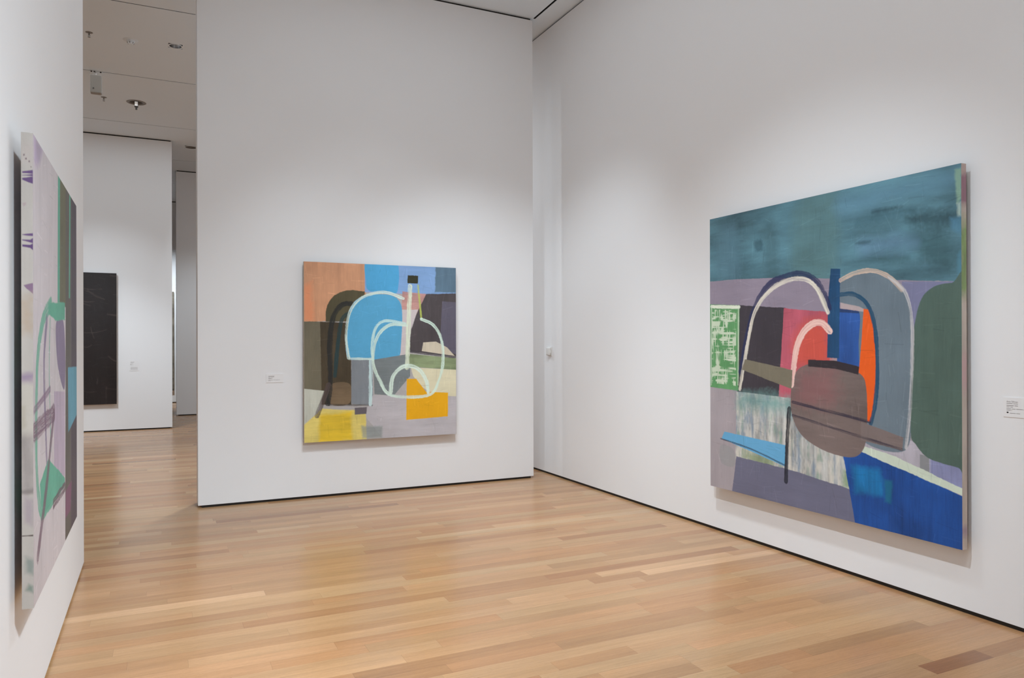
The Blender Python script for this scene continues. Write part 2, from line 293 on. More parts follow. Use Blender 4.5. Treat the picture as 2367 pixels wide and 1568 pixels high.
OPS_R=[('P',[(-0.028,0.213),(1.02,0.295),(1.018,1.015),(-0.032,1.034)],(152,146,152),{'t': 'v','s': 0.05}),('P',[(-0.027,-0.033),(1.021,-0.014),(1.02,0.309),(0.614,0.27),(0.354,0.247),(0.141,0.236),(-0.028,0.234)],(80,118,131),{'t': 'cloud','s': 0.16,'e': 0.004}),('P',[(0.671,0.103),(0.732,0.087),(0.846,0.09),(0.852,0.106),(0.747,0.114),(0.686,0.118)],(52,84,96),{'sm': 1,'soft': 0.03,'a': 0.75,'t': 'cloud','s': 0.2}),('P',[(0.832,0.112),(0.911,0.11),(0.988,0.124),(0.988,0.158),(0.911,0.15),(0.852,0.139)],(44,72,80),{'sm': 1,'soft': 0.035,'a': 0.8,'t': 'cloud','s': 0.2}),('P',[(0.852,0.169),(0.911,0.161),(0.967,0.184),(0.979,0.258),(0.948,0.276),(0.898,0.239),(0.872,0.207)],(48,78,84),{'sm': 1,'soft': 0.05,'a': 0.75,'t': 'cloud','s': 0.25}),('P',[(0.686,0.218),(0.754,0.21),(0.845,0.228),(0.761,0.233)],(50,82,88),{'sm': 1,'soft': 0.03,'a': 0.6}),('P',[(0.949,-0.002),(0.993,0.019),(0.993,0.103),(0.961,0.075)],(60,90,100),{'sm': 1,'soft': 0.05,'a': 0.5}),('P',[(0.283,0.06),(0.334,0.059),(0.354,0.243),(0.293,0.223)],(62,92,100),{'sm': 1,'soft': 0.04,'a': 0.5,'t': 'cloud'}),('P',[(0.45,-0.015),(0.591,-0.01),(0.581,0.261),(0.412,0.248)],(92,124,122),{'sm': 1,'soft': 0.06,'a': 0.5,'t': 'v','s': 0.12}),('P',[(0.047,0.059),(0.142,0.04),(0.152,0.227),(0.059,0.228)],(96,134,152),{'sm': 1,'soft': 0.06,'a': 0.45,'t': 'v','s': 0.12}),('P',[(0.607,0.028),(0.776,0.02),(0.974,0.015),(0.98,0.05),(0.776,0.067),(0.623,0.081)],(98,140,164),{'sm': 1,'soft': 0.05,'a': 0.5,'t': 'cloud'}),('P',[(0.678,0.169),(0.79,0.161),(0.872,0.189),(0.804,0.205),(0.701,0.207)],(106,142,172),{'sm': 1,'soft': 0.05,'a': 0.5,'t': 'cloud'}),('P',[(0.241,0.114),(0.273,0.112),(0.277,0.145),(0.247,0.145)],(40,70,82),{'sm': 1,'soft': 0.015,'a': 0.6}),('P',[(0.732,0.08),(0.818,0.079),(0.815,0.088),(0.735,0.09)],(34,60,70),{'sm': 1,'soft': 0.012,'a': 0.6}),('P',[(0.668,0.165),(0.717,0.166),(0.714,0.174),(0.671,0.173)],(38,66,76),{'sm': 1,'soft': 0.01,'a': 0.6}),('P',[(0.982,0.013),(1.0,0.012),(1.0,0.093),(0.988,0.102)],(128,160,140),{'soft': 0.008,'a': 0.85,'t': 'v','s': 0.12}),('P',[(0.988,0.102),(1.0,0.098),(1.0,0.137),(0.99,0.136)],(170,190,180),{'soft': 0.008,'a': 0.7}),('P',[(0.969,0.138),(1.0,0.137),(1.0,0.188),(0.973,0.167)],(84,134,162),{'soft': 0.015,'a': 0.6,'t': 'v','s': 0.12}),('P',[(0.99,0.237),(0.999,0.227),(0.999,0.299),(0.99,0.299)],(84,138,160),{'soft': 0.012,'a': 0.6}),('P',[(-0.028,0.234),(0.141,0.236),(0.354,0.247),(0.614,0.27),(1.02,0.309),(1.02,0.428),(-0.029,0.321)],(142,132,147),{'t': 'h','s': 0.06,'e': 0.003}),('P',[(0.824,0.294),(1.0,0.305),(1.0,0.428),(0.824,0.425)],(118,120,150),{'s': 0.06}),('P',[(0.154,0.329),(0.383,0.348),(0.364,0.662),(0.146,0.639)],(60,55,62),{'t': 'v','s': 0.1,'e': 0.003}),('P',[(0.377,0.349),(0.569,0.369),(0.568,0.654),(0.35,0.66)],(176,86,102),{'t': 'v','s': 0.14,'e': 0.003}),('P',[(0.449,0.418),(0.559,0.404),(0.558,0.541),(0.43,0.528)],(205,82,58),{'a': 0.75,'soft': 0.06,'t': 'v','sm': 1}),('P',[(0.599,0.36),(0.698,0.367),(0.679,0.535),(0.597,0.521)],(42,82,150),{'t': 'v','s': 0.2,'e': 0.002}),('P',[(0.603,0.36),(0.698,0.367),(0.696,0.378),(0.602,0.371)],(38,52,84),{'a': 0.8}),('P',[(-0.029,0.316),(0.163,0.33),(0.155,0.636),(-0.03,0.628)],(92,148,96),{'t': 'v','s': 0.1,'e': 0.003}),('H',[(0.011,0.339),(0.145,0.346),(0.141,0.619),(0.01,0.613)],(216,224,204),{'a': 0.75}),('S',[(0.009,0.328),(0.159,0.337)],(228,232,214),{'w': 0.03,'a': 0.95,'d': 0.2}),('S',[(0.009,0.323),(0.005,0.621)],(205,215,198),{'w': 0.014,'a': 0.8,'d': 0.4}),('S',[(0.156,0.337),(0.153,0.614)],(210,220,200),{'w': 0.014,'a': 0.7,'d': 0.4}),('P',[(-0.03,0.628),(0.153,0.639),(0.137,1.035),(-0.032,1.05)],(160,152,157),{'t': 'v','s': 0.06,'e': 0.002}),('P',[(0.144,0.638),(0.613,0.651),(0.637,0.812),(0.66,0.912),(0.138,0.882)],(172,173,170),{'t': 'drip','s': 0.25}),('P',[(0.148,0.639),(0.571,0.65),(0.58,0.693),(0.148,0.692)],(104,146,144),{'a': 0.8,'soft': 0.06,'t': 'v','s': 0.2}),('P',[(0.179,0.843),(0.331,0.856),(0.331,0.89),(0.179,0.877)],(120,140,95),{'a': 0.7,'soft': 0.03}),('P',[(0.62,0.847),(0.655,0.848),(0.662,0.906),(0.62,0.899)],(130,160,120),{'a': 0.8,'soft': 0.02,'t': 'v','s': 0.2}),('P',[(0.143,0.871),(0.409,0.882),(0.652,0.904),(0.671,1.026),(0.114,1.031)],(104,105,126),{'t': 'h','s': 0.07,'e': 0.003}),('P',[(0.676,0.73),(1.019,0.738),(1.018,0.871),(0.676,0.787)],(168,164,174),{'t': 'v','s': 0.12}),('P',[(0.909,0.775),(1.019,0.782),(1.018,0.849),(0.909,0.831)],(120,128,172),{'a': 0.8,'t': 'v','s': 0.15,'soft': 0.01}),('P',[(0.878,0.768),(0.906,0.77),(0.906,0.829),(0.878,0.822)],(122,126,128),{'a': 0.85}),('P',[(0.617,0.801),(0.696,0.784),(0.816,0.81),(1.018,0.866),(1.018,1.015),(0.664,1.006)],(24,72,142),{'t': 'v','s': 0.24,'e': 0.003}),('P',[(0.649,0.83),(0.751,0.827),(0.766,0.906),(0.66,0.912)],(22,120,175),{'a': 0.7,'soft': 0.02,'t': 'v','s': 0.3}),('P',[(0.766,0.856),(0.79,0.855),(0.787,0.92),(0.766,0.918)],(22,105,130),{'a': 0.7,'soft': 0.01}),('P',[(0.689,0.767),(0.802,0.784),(1.018,0.846),(1.018,0.863),(0.802,0.814),(0.688,0.787)],(196,208,192),{'e': 0.004,'s': 0.06}),('P',[(0.609,0.283),(0.662,0.257),(0.731,0.253),(0.789,0.277),(0.831,0.314),(0.853,0.372),(0.858,0.473),(0.852,0.628),(0.832,0.764),(0.684,0.749),(0.684,0.639),(0.677,0.473),(0.678,0.371),(0.609,0.342)],(104,119,130),{'sm': 0,'t': 'v','s': 0.08}),('P',[(0.858,0.473),(0.866,0.402),(0.885,0.343),(0.923,0.313),(0.973,0.307),(1.02,0.312),(1.019,0.794),(0.989,0.789),(0.909,0.777),(0.867,0.745),(0.85,0.7)],(78,99,91),{'sm': 0,'t': 'v','s': 0.09,'e': 0.002}),('P',[(0.611,0.342),(0.678,0.356),(0.701,0.367),(0.701,0.374),(0.611,0.36)],(178,162,162),{'a': 0.9}),('P',[(0.695,0.364),(0.713,0.367),(0.731,0.423),(0.738,0.511),(0.735,0.598),(0.721,0.695),(0.692,0.692),(0.669,0.602),(0.682,0.512)],(226,92,28),{'e': 0.002,'s': 0.05}),('S',[(0.609,0.318),(0.654,0.318),(0.698,0.341),(0.725,0.385),(0.739,0.461),(0.742,0.561),(0.733,0.649),(0.719,0.7)],(22,70,100),{'w': 0.03,'a': 0.95,'d': 0.15}),('P',[(0.406,0.652),(0.414,0.587),(0.448,0.544),(0.52,0.528),(0.621,0.539),(0.685,0.558),(0.704,0.6),(0.706,0.714),(0.692,0.779),(0.645,0.808),(0.545,0.8),(0.456,0.764),(0.414,0.708)],(110,97,94),{'sm': 0,'t': 'cloud','s': 0.1}),('P',[(0.448,0.558),(0.572,0.551),(0.588,0.646),(0.438,0.656)],(150,86,92),{'a': 0.4,'soft': 0.08,'sm': 1}),('P',[(0.684,0.697),(0.827,0.728),(0.824,0.765),(0.684,0.752)],(118,106,104),{'s': 0.06}),('P',[(0.481,0.518),(0.589,0.519),(0.679,0.535),(0.675,0.558),(0.589,0.543),(0.481,0.54)],(48,42,48),{'s': 0.08,'e': 0.002}),('S',[(0.414,0.658),(0.715,0.695)],(44,40,58),{'w': 0.022,'a': 0.9,'d': 0.4}),('S',[(0.414,0.701),(0.823,0.763)],(44,40,58),{'w': 0.018,'a': 0.8,'d': 0.4}),('P',[(0.573,0.235),(0.61,0.239),(0.604,0.511),(0.558,0.51),(0.562,0.34)],(26,66,102),{'t': 'v','s': 0.25,'e': 0.002}),('P',[(0.078,0.789),(0.383,0.803),(0.378,0.873),(0.063,0.816)],(98,162,202),{'s': 0.04,'e': 0.002}),('S',[(0.058,0.817),(0.227,0.837),(0.382,0.871)],(34,34,52),{'w': 0.012,'a': 0.8,'d': 0.3}),('S',[(0.399,0.682),(0.39,0.788),(0.384,0.923)],(24,28,40),{'w': 0.035,'a': 0.95,'d': 0.15}),('P',[(0.058,0.842),(0.127,0.85),(0.131,0.908),(0.063,0.905)],(148,148,150),{'sm': 1,'a': 0.8}),('S',[(0.167,0.567),(0.198,0.444),(0.24,0.339),(0.303,0.271),(0.383,0.245),(0.459,0.243),(0.521,0.277),(0.566,0.356)],(36,44,82),{'w': 0.05,'a': 0.9,'d': 0.2}),('S',[(0.162,0.629),(0.189,0.521),(0.233,0.369),(0.297,0.297),(0.383,0.26),(0.464,0.259),(0.518,0.294),(0.562,0.369)],(216,210,196),{'w': 0.035,'a': 0.92,'d': 0.35}),('S',[(0.41,0.602),(0.426,0.502),(0.454,0.439),(0.499,0.405),(0.538,0.403),(0.569,0.428)],(232,196,186),{'w': 0.05,'a': 0.95,'d': 0.2}),('S',[(0.611,0.274),(0.662,0.257),(0.724,0.254),(0.782,0.277),(0.824,0.316)],(208,184,164),{'w': 0.03,'a': 0.85,'d': 0.3}),('S',[(0.782,0.277),(0.831,0.319),(0.853,0.389),(0.856,0.497),(0.849,0.64),(0.835,0.756)],(190,188,190),{'w': 0.022,'a': 0.75,'d': 0.4}),('P',[(0.189,0.522),(0.414,0.553),(0.41,0.616),(0.173,0.559)],(118,112,96),{'s': 0.07,'e': 0.002})]
OPS_RS=[('P',[(-0.592,-0.007),(2.055,-0.012),(1.788,1.024),(-0.851,1.017)],(172,160,150),{'t': 'v','s': 0.1}),('P',[(-0.594,0.002),(2.053,-0.003),(2.046,0.022),(-0.6,0.025)],(165,145,140),{'a': 0.8,'soft': 0.01}),('P',[(-0.601,0.029),(2.046,0.024),(2.026,0.101),(-0.62,0.105)],(128,88,104),{'a': 0.85,'soft': 0.02,'t': 'v','s': 0.2}),('P',[(-0.633,0.155),(2.013,0.151),(1.965,0.337),(-0.679,0.339)],(112,138,82),{'a': 0.9,'soft': 0.05,'t': 'v','s': 0.25}),('P',[(-0.719,0.495),(1.924,0.495),(1.901,0.585),(-0.741,0.584)],(180,140,145),{'a': 0.6,'soft': 0.05}),('P',[(-0.83,0.934),(1.81,0.94),(1.802,0.968),(-0.837,0.962)],(120,90,120),{'a': 0.5,'soft': 0.02})]
OPS_C=[('P',[(-0.032,-0.033),(1.052,-0.08),(1.048,1.098),(-0.035,1.035)],(170,166,165),{'t': 'h','s': 0.05}),('P',[(-0.019,-0.022),(0.39,-0.027),(0.384,0.319),(-0.02,0.333)],(198,146,112),{'t': 'v','s': 0.1,'e': 0.003}),('P',[(-0.006,0.132),(0.051,0.107),(0.056,0.327),(-0.007,0.332)],(222,140,98),{'a': 0.7,'soft': 0.03}),('P',[(0.379,-0.026),(1.051,-0.028),(1.051,0.156),(0.79,0.167),(0.379,0.161)],(126,160,204),{'t': 'h','s': 0.07,'e': 0.002}),('P',[(0.857,-0.015),(1.051,-0.022),(1.051,0.15),(0.85,0.15)],(86,110,128),{'t': 'v','s': 0.18,'e': 0.004,'soft': 0.006}),('P',[(0.396,-0.027),(0.584,-0.03),(0.595,0.146),(0.526,0.158),(0.407,0.151),(0.387,0.097)],(78,160,206),{'sm': 1,'s': 0.06,'e': 0.002}),('P',[(0.132,0.331),(0.133,0.278),(0.141,0.239),(0.16,0.208),(0.187,0.183),(0.222,0.165),(0.26,0.154),(0.301,0.151),(0.379,0.156),(0.378,0.329)],(80,74,52),{'t': 'v','s': 0.14,'e': 0.003}),('P',[(-0.02,0.33),(0.157,0.333),(0.137,0.727),(-0.021,0.708)],(110,104,86),{'t': 'v','s': 0.1,'e': 0.003}),('P',[(0.098,0.332),(0.292,0.335),(0.291,0.8),(0.107,0.793)],(70,60,44),{'t': 'v','s': 0.2,'e': 0.003}),('P',[(0.161,0.684),(0.28,0.682),(0.28,0.79),(0.161,0.791)],(112,94,72),{'t': 'h','s': 0.14,'sm': 0}),('P',[(0.627,0.15),(0.79,0.162),(0.75,0.303),(0.621,0.267)],(190,140,132),{'a': 0.9,'t': 'h','s': 0.2,'e': 0.003}),('P',[(0.79,0.162),(1.051,0.15),(1.05,0.538),(0.67,0.499),(0.679,0.392),(0.721,0.285)],(74,68,70),{'t': 'v','s': 0.14,'e': 0.003}),('P',[(0.902,0.203),(1.051,0.208),(1.05,0.533),(0.956,0.509),(0.886,0.444)],(92,88,102),{'t': 'v','s': 0.08}),('P',[(0.603,0.257),(0.733,0.255),(0.685,0.367),(0.67,0.519),(0.597,0.544)],(196,186,186),{'s': 0.06}),('P',[(0.275,0.535),(0.273,0.332),(0.292,0.242),(0.348,0.192),(0.426,0.173),(0.54,0.173),(0.603,0.204),(0.626,0.279),(0.617,0.468),(0.597,0.534),(0.51,0.548)],(86,162,202),{'sm': 1,'s': 0.06,'e': 0.002}),('P',[(0.292,0.545),(0.431,0.547),(0.43,0.81),(0.291,0.795)],(126,132,138),{'t': 'v','s': 0.07}),('P',[(0.431,0.547),(0.678,0.514),(0.678,0.646),(0.567,0.757),(0.441,0.745)],(118,126,128),{'t': 'h','s': 0.12}),('P',[(0.667,0.514),(1.05,0.549),(1.049,0.617),(0.666,0.59)],(132,146,110),{'t': 'h','s': 0.2,'e': 0.002}),('P',[(0.684,0.595),(1.049,0.617),(1.049,0.779),(0.848,0.762),(0.758,0.711),(0.699,0.646)],(214,208,178),{'t': 'h','s': 0.05}),('P',[(0.768,0.448),(0.858,0.443),(0.938,0.48),(0.993,0.532),(0.759,0.499)],(196,186,166),{'t': 'v','s': 0.12}),('S',[(0.67,0.499),(0.993,0.537)],(66,60,66),{'w': 0.028,'a': 0.9,'d': 0.2}),('P',[(0.43,0.75),(1.049,0.776),(1.048,1.02),(0.492,1.001),(0.43,0.926),(0.374,0.862)],(180,176,180),{'t': 'h','s': 0.07,'e': 0.002}),('P',[(-0.021,0.699),(0.123,0.717),(0.083,0.826),(-0.022,0.941)],(186,188,176),{'t': 'v','s': 0.08}),('P',[(-0.022,0.917),(0.11,0.815),(0.382,0.838),(0.39,1.001),(-0.022,1.012)],(214,196,110),{'t': 'h','s': 0.12,'soft': 0.006}),('P',[(0.091,0.851),(0.291,0.839),(0.296,1.001),(0.088,1.004)],(220,184,30),{'a': 0.85,'t': 'h','s': 0.16,'soft': 0.02}),('P',[(0.357,0.923),(0.492,0.929),(0.492,0.996),(0.362,0.994)],(128,138,136),{'a': 0.7,'soft': 0.012,'t': 'h','s': 0.2}),('P',[(0.655,0.661),(0.719,0.662),(0.788,0.74),(0.943,0.75),(0.94,0.892),(0.651,0.901)],(226,166,20),{'s': 0.05,'e': 0.002}),('P',[(0.313,0.818),(0.391,0.816),(0.388,0.855),(0.313,0.857)],(98,92,98),{'e': 0.002}),('S',[(0.145,0.79),(0.161,0.66),(0.156,0.466),(0.178,0.309),(0.232,0.238),(0.292,0.227)],(34,36,36),{'w': 0.05,'a': 0.92,'d': 0.2}),('S',[(0.188,0.636),(0.21,0.442),(0.232,0.321),(0.276,0.281)],(30,58,62),{'w': 0.04,'a': 0.9,'d': 0.2}),('S',[(0.078,0.855),(0.11,0.779),(0.15,0.684)],(80,68,66),{'w': 0.05,'a': 0.85,'d': 0.3}),('S',[(0.139,0.797),(0.424,0.807)],(60,56,52),{'w': 0.022,'a': 0.7,'d': 0.4}),('S',[(0.413,0.804),(0.416,0.666),(0.417,0.552)],(196,222,222),{'w': 0.038,'a': 0.9,'d': 0.3}),('S',[(0.275,0.535),(0.259,0.418),(0.276,0.296),(0.32,0.222),(0.398,0.176),(0.511,0.158),(0.633,0.191)],(206,224,214),{'w': 0.03,'a': 0.9,'d': 0.35}),('S',[(0.281,0.54),(0.425,0.542)],(206,224,214),{'w': 0.026,'a': 0.9,'d': 0.3}),('S',[(0.431,0.547),(0.425,0.468),(0.448,0.368),(0.511,0.323),(0.644,0.337)],(196,226,220),{'w': 0.03,'a': 0.85,'d': 0.3}),('S',[(0.658,0.595),(0.667,0.367),(0.68,0.119)],(214,224,200),{'w': 0.05,'a': 0.92,'d': 0.3}),('S',[(0.756,0.311),(0.745,0.214),(0.733,0.112)],(178,190,90),{'w': 0.02,'a': 0.85,'d': 0.2}),('P',[(0.665,0.056),(0.733,0.056),(0.733,0.102),(0.662,0.101)],(48,48,30),{'e': 0.003}),('S',[(0.756,0.311),(0.84,0.346),(0.895,0.431),(0.907,0.56),(0.876,0.676),(0.803,0.761),(0.553,0.754),(0.476,0.667),(0.431,0.554),(0.459,0.418),(0.539,0.348),(0.655,0.347)],(208,230,216),{'w': 0.032,'a': 0.9,'d': 0.3}),('S',[(0.547,0.739),(0.561,0.649),(0.611,0.599),(0.669,0.585),(0.737,0.606),(0.788,0.674),(0.803,0.746)],(212,232,218),{'w': 0.04,'a': 0.9,'d': 0.3})]
OPS_L=[('P',[(-0.096,-0.019),(1.417,-0.138),(1.383,1.083),(-0.111,1.03)],(190,184,188),{'t': 'v','s': 0.07}),('P',[(0.475,-0.029),(0.527,-0.04),(0.509,0.334),(0.458,0.336)],(84,158,136),{'e': 0.002}),('P',[(0.527,-0.04),(0.853,-0.039),(0.765,0.335),(0.509,0.346)],(94,94,72),{'t': 'v','s': 0.12}),('P',[(0.673,-0.007),(0.839,-0.023),(0.802,1.008),(0.64,0.999)],(88,84,80),{'t': 'v','s': 0.1}),('P',[(0.839,-0.023),(1.415,-0.074),(1.383,1.083),(0.802,1.002)],(72,64,74),{'t': 'v','s': 0.12}),('P',[(0.773,-0.012),(0.812,-0.006),(0.791,0.308),(0.753,0.31)],(84,158,136),{'e': 0.002}),('P',[(0.723,0.513),(1.014,0.518),(0.995,0.673),(0.731,0.703)],(84,142,162),{'t': 'v','s': 0.12}),('P',[(0.427,0.388),(0.595,0.38),(0.651,0.474),(0.626,0.571),(0.505,0.53),(0.435,0.472)],(124,112,138),{'sm': 0,'t': 'v','s': 0.08}),('P',[(0.264,0.345),(0.642,0.328),(0.641,0.377),(0.408,0.385),(0.263,0.371)],(86,160,136),{'s': 0.1,'e': 0.004}),('P',[(0.376,0.564),(0.637,0.578),(0.632,0.815),(0.372,0.776)],(174,160,178),{'t': 'v','s': 0.1}),('S',[(0.316,0.343),(0.166,0.389),(0.076,0.467),(0.047,0.588),(0.051,0.719),(0.114,0.815),(0.239,0.828),(0.52,0.827)],(86,160,136),{'w': 0.06,'a': 0.92,'d': 0.2}),('P',[(0.1,0.755),(0.257,0.718),(0.632,0.821),(0.631,0.845),(0.307,0.835),(0.143,0.84)],(88,160,138),{'s': 0.1,'e': 0.004}),('S',[(0.23,0.388),(0.18,0.479),(0.194,0.599),(0.224,0.714)],(112,98,130),{'w': 0.05,'a': 0.85,'d': 0.3}),('S',[(0.297,0.386),(0.278,0.512),(0.309,0.703)],(88,158,138),{'w': 0.025,'a': 0.8,'d': 0.3}),('S',[(0.012,0.631),(0.375,0.618)],(108,80,100),{'w': 0.075,'a': 0.9,'d': 0.3}),('S',[(0.013,0.586),(0.294,0.554)],(116,90,116),{'w': 0.03,'a': 0.8,'d': 0.3}),('S',[(0.365,0.623),(0.223,0.775),(0.069,0.906)],(104,80,98),{'w': 0.06,'a': 0.9,'d': 0.3}),('S',[(0.361,0.845),(0.631,0.845)],(92,70,84),{'w': 0.05,'a': 0.9,'d': 0.3}),('P',[(0.655,0.861),(0.832,0.857),(0.79,0.941),(0.641,0.938)],(112,74,98),{'s': 0.1}),('P',[(0.016,0.0),(0.173,-0.004),(0.097,0.046),(0.028,0.065)],(160,140,178),{'a': 0.6,'soft': 0.02,'t': 'v','s': 0.3})]
OPS_LS=[('P',[(-0.302,-0.013),(1.533,-0.017),(1.441,1.023),(-0.391,1.017)],(170,162,154),{'t': 'v','s': 0.06}),('P',[(0.09,0.082),(1.081,0.077),(1.08,0.086),(0.09,0.086)],(88,58,104),{'e': 0.001}),('P',[(0.09,0.09),(1.08,0.086),(1.079,0.091),(0.089,0.091)],(88,58,104),{'e': 0.001}),('P',[(0.089,0.096),(1.079,0.091),(1.078,0.108),(0.637,0.105),(0.089,0.1)],(84,54,100),{'e': 0.001}),('P',[(0.079,0.214),(1.069,0.211),(1.068,0.217),(0.079,0.216)],(88,58,104),{'e': 0.001}),('P',[(0.078,0.225),(0.773,0.225),(1.068,0.22),(1.067,0.232),(0.078,0.227)],(88,58,104),{'e': 0.001}),('P',[(0.077,0.235),(0.772,0.236),(1.067,0.232),(1.066,0.248),(0.772,0.242),(0.076,0.24)],(84,54,100),{'e': 0.001}),('P',[(0.215,0.321),(1.06,0.316),(1.058,0.339),(0.471,0.328)],(110,74,108),{'a': 0.85,'e': 0.002}),('P',[(-0.151,0.349),(1.057,0.348),(1.051,0.421),(-0.158,0.421)],(164,140,116),{'a': 0.7,'soft': 0.03}),('P',[(-0.165,0.507),(1.043,0.507),(1.041,0.526),(-0.167,0.525)],(120,92,128),{'a': 0.7,'soft': 0.012}),('P',[(-0.176,0.633),(1.032,0.635),(1.021,0.753),(-0.186,0.751)],(140,130,126),{'a': 0.8,'soft': 0.02,'t': 'v','s': 0.15}),('P',[(-0.186,0.751),(1.022,0.75),(1.021,0.759),(-0.187,0.757)],(110,100,98),{'a': 0.7,'soft': 0.006}),('P',[(0.024,0.845),(0.94,0.846),(0.939,0.848),(0.024,0.847)],(66,48,46),{}),('P',[(0.121,0.149),(0.413,0.147),(0.413,0.152),(0.193,0.156)],(150,120,130),{'a': 0.5,'e': 0.002}),('P',[(0.095,0.023),(1.085,0.026),(1.082,0.066),(0.092,0.061)],(176,162,156),{'a': 0.6,'soft': 0.02}),('P',[(0.348,0.054),(0.495,0.052),(0.494,0.057),(0.348,0.057)],(96,70,80),{}),('P',[(0.641,0.059),(0.751,0.058),(0.751,0.062),(0.641,0.062)],(96,70,80),{}),('P',[(0.203,0.046),(0.312,0.045),(0.312,0.049),(0.202,0.05)],(96,70,80),{}),('P',[(0.787,0.07),(0.897,0.07),(0.897,0.073),(0.823,0.074)],(96,70,80),{}),('P',[(-0.167,0.525),(1.041,0.526),(1.032,0.63),(-0.176,0.629)],(176,168,156),{'a': 0.7,'soft': 0.02}),('P',[(0.011,0.575),(0.303,0.575),(0.263,0.616),(0.08,0.62)],(150,140,120),{'a': 0.5,'soft': 0.008}),('P',[(0.213,0.765),(0.946,0.776),(0.868,0.826),(0.282,0.82)],(136,116,132),{'a': 0.5,'soft': 0.012}),('P',[(0.348,0.892),(1.009,0.899),(1.006,0.93),(0.419,0.924)],(90,110,104),{'a': 0.6,'soft': 0.01}),('P',[(0.563,0.947),(1.004,0.953),(1.002,0.969),(0.342,0.961)],(60,100,86),{'a': 0.6,'soft': 0.006})]

# ------------------------------------------------------------------ main dimensions (metres)
XL, XR, YP, YF, Y2, Y3, ZC = -.494, 4.338, 7.906, 15.594, 18.22, 22.27, 5.503
BH, TG = .023, .024          # black reveal at the foot and at the head of every wall
X0, X1, YB, YE = -6.5, 9.0, -5.0, 26.0

# floor: oak boards laid along X
def make_floor():
    PW = .1045; y = 3.934-PW*90; boards = []; rnd = random.Random(5)
    while y < YE:
        x = X0-rnd.random()*2
        while x < X1:
            L_ = rnd.choice((.45,.7,.95,1.2,1.5,1.9,2.3))*(.85+.3*rnd.random()); a, b = max(x, X0), min(x+L_, X1)
            if b-a > .01: boards.append((a, b, y, y+PW))
            x += L_
        y += PW
    B = np.array(boards, np.float32); n = len(B); V = np.zeros((n, 4, 3), np.float32)
    V[:,0,0] = V[:,3,0] = B[:,0]; V[:,1,0] = V[:,2,0] = B[:,1]; V[:,0,1] = V[:,1,1] = B[:,2]; V[:,2,1] = V[:,3,1] = B[:,3]
    me = bpy.data.meshes.new('floor'); me.vertices.add(n*4); me.vertices.foreach_set('co', V.reshape(-1))
    me.loops.add(n*4); me.loops.foreach_set('vertex_index', np.arange(n*4, dtype=np.int32)); me.polygons.add(n); me.polygons.foreach_set('loop_start', np.arange(n, dtype=np.int32)*4); me.update(calc_edges=True)
    uv = me.uv_layers.new(name='UVMap'); L_ = B[:,1]-B[:,0]; U = np.zeros((n,4,2), np.float32); U[:,1,0] = U[:,2,0] = L_; U[:,2,1] = U[:,3,1] = PW
    uv.data.foreach_set('uv', U.reshape(-1))
    ca = me.color_attributes.new('plank', 'FLOAT_COLOR', 'CORNER'); r = np.random.default_rng(3)
    t = np.clip(r.normal(.52, .2, n), 0, 1); hu = r.random(n); g = r.random(n)
    cc = np.ones((n,4,4), np.float32); cc[:,:,0] = t[:,None]; cc[:,:,1] = hu[:,None]; cc[:,:,2] = g[:,None]; ca.data.foreach_set('color', cc.reshape(-1))
    me.materials.append(floor_mat()); o = link(bpy.data.objects.new('floor', me)); o['kind'] = 'structure'
make_floor()

def wall(name, x0, x1, y0, y1, z0=BH, z1=ZC-TG):
    m = MB(); m.box(x0, x1, y0, y1, z0, z1); o = struct(m.build(name, WALL)); return o
def foot(name, x0, x1, y0, y1, rx=.008, ry=.004):
    m = MB(); m.box(x0+rx, x1-rx, y0+ry, y1-ry, .0, BH); struct(m.build(name, BLACK))
n_trim = [0]
def head(x0, x1, y0, y1, r=.02):
    n_trim[0] += 1; m = MB(); m.box(x0+r, x1-r, y0+r, y1-r, ZC-TG, ZC); struct(m.build('trim_%d' % n_trim[0], BLACK))
def full(side, x0, x1, y0, y1, rx=.008, ry=.004):
    wall('wall_'+side, x0, x1, y0, y1); foot('baseboard_'+side, x0, x1, y0, y1, rx, ry); head(x0, x1, y0, y1)
full('right', XR, XR+.3, YB, 13.5, .003)
full('center', .350, 4.053, YP, YP+.28, .036)
full('left', XL-.35, XL, YB, 6.25)
full('far', -6.4, .241, YF, YF+.3, .04)
full('far_middle', .366, 4.6, Y2, Y2+.3, .04)
full('far_end', X0+.1, X1-.1, Y3, Y3+.3)
full('outer_left', X0, X0+.1, YB, YE)
full('outer_right', X1-.1, X1, YB, YE)
full('back', X0+.1, X1-.1, YB-.1, YB)

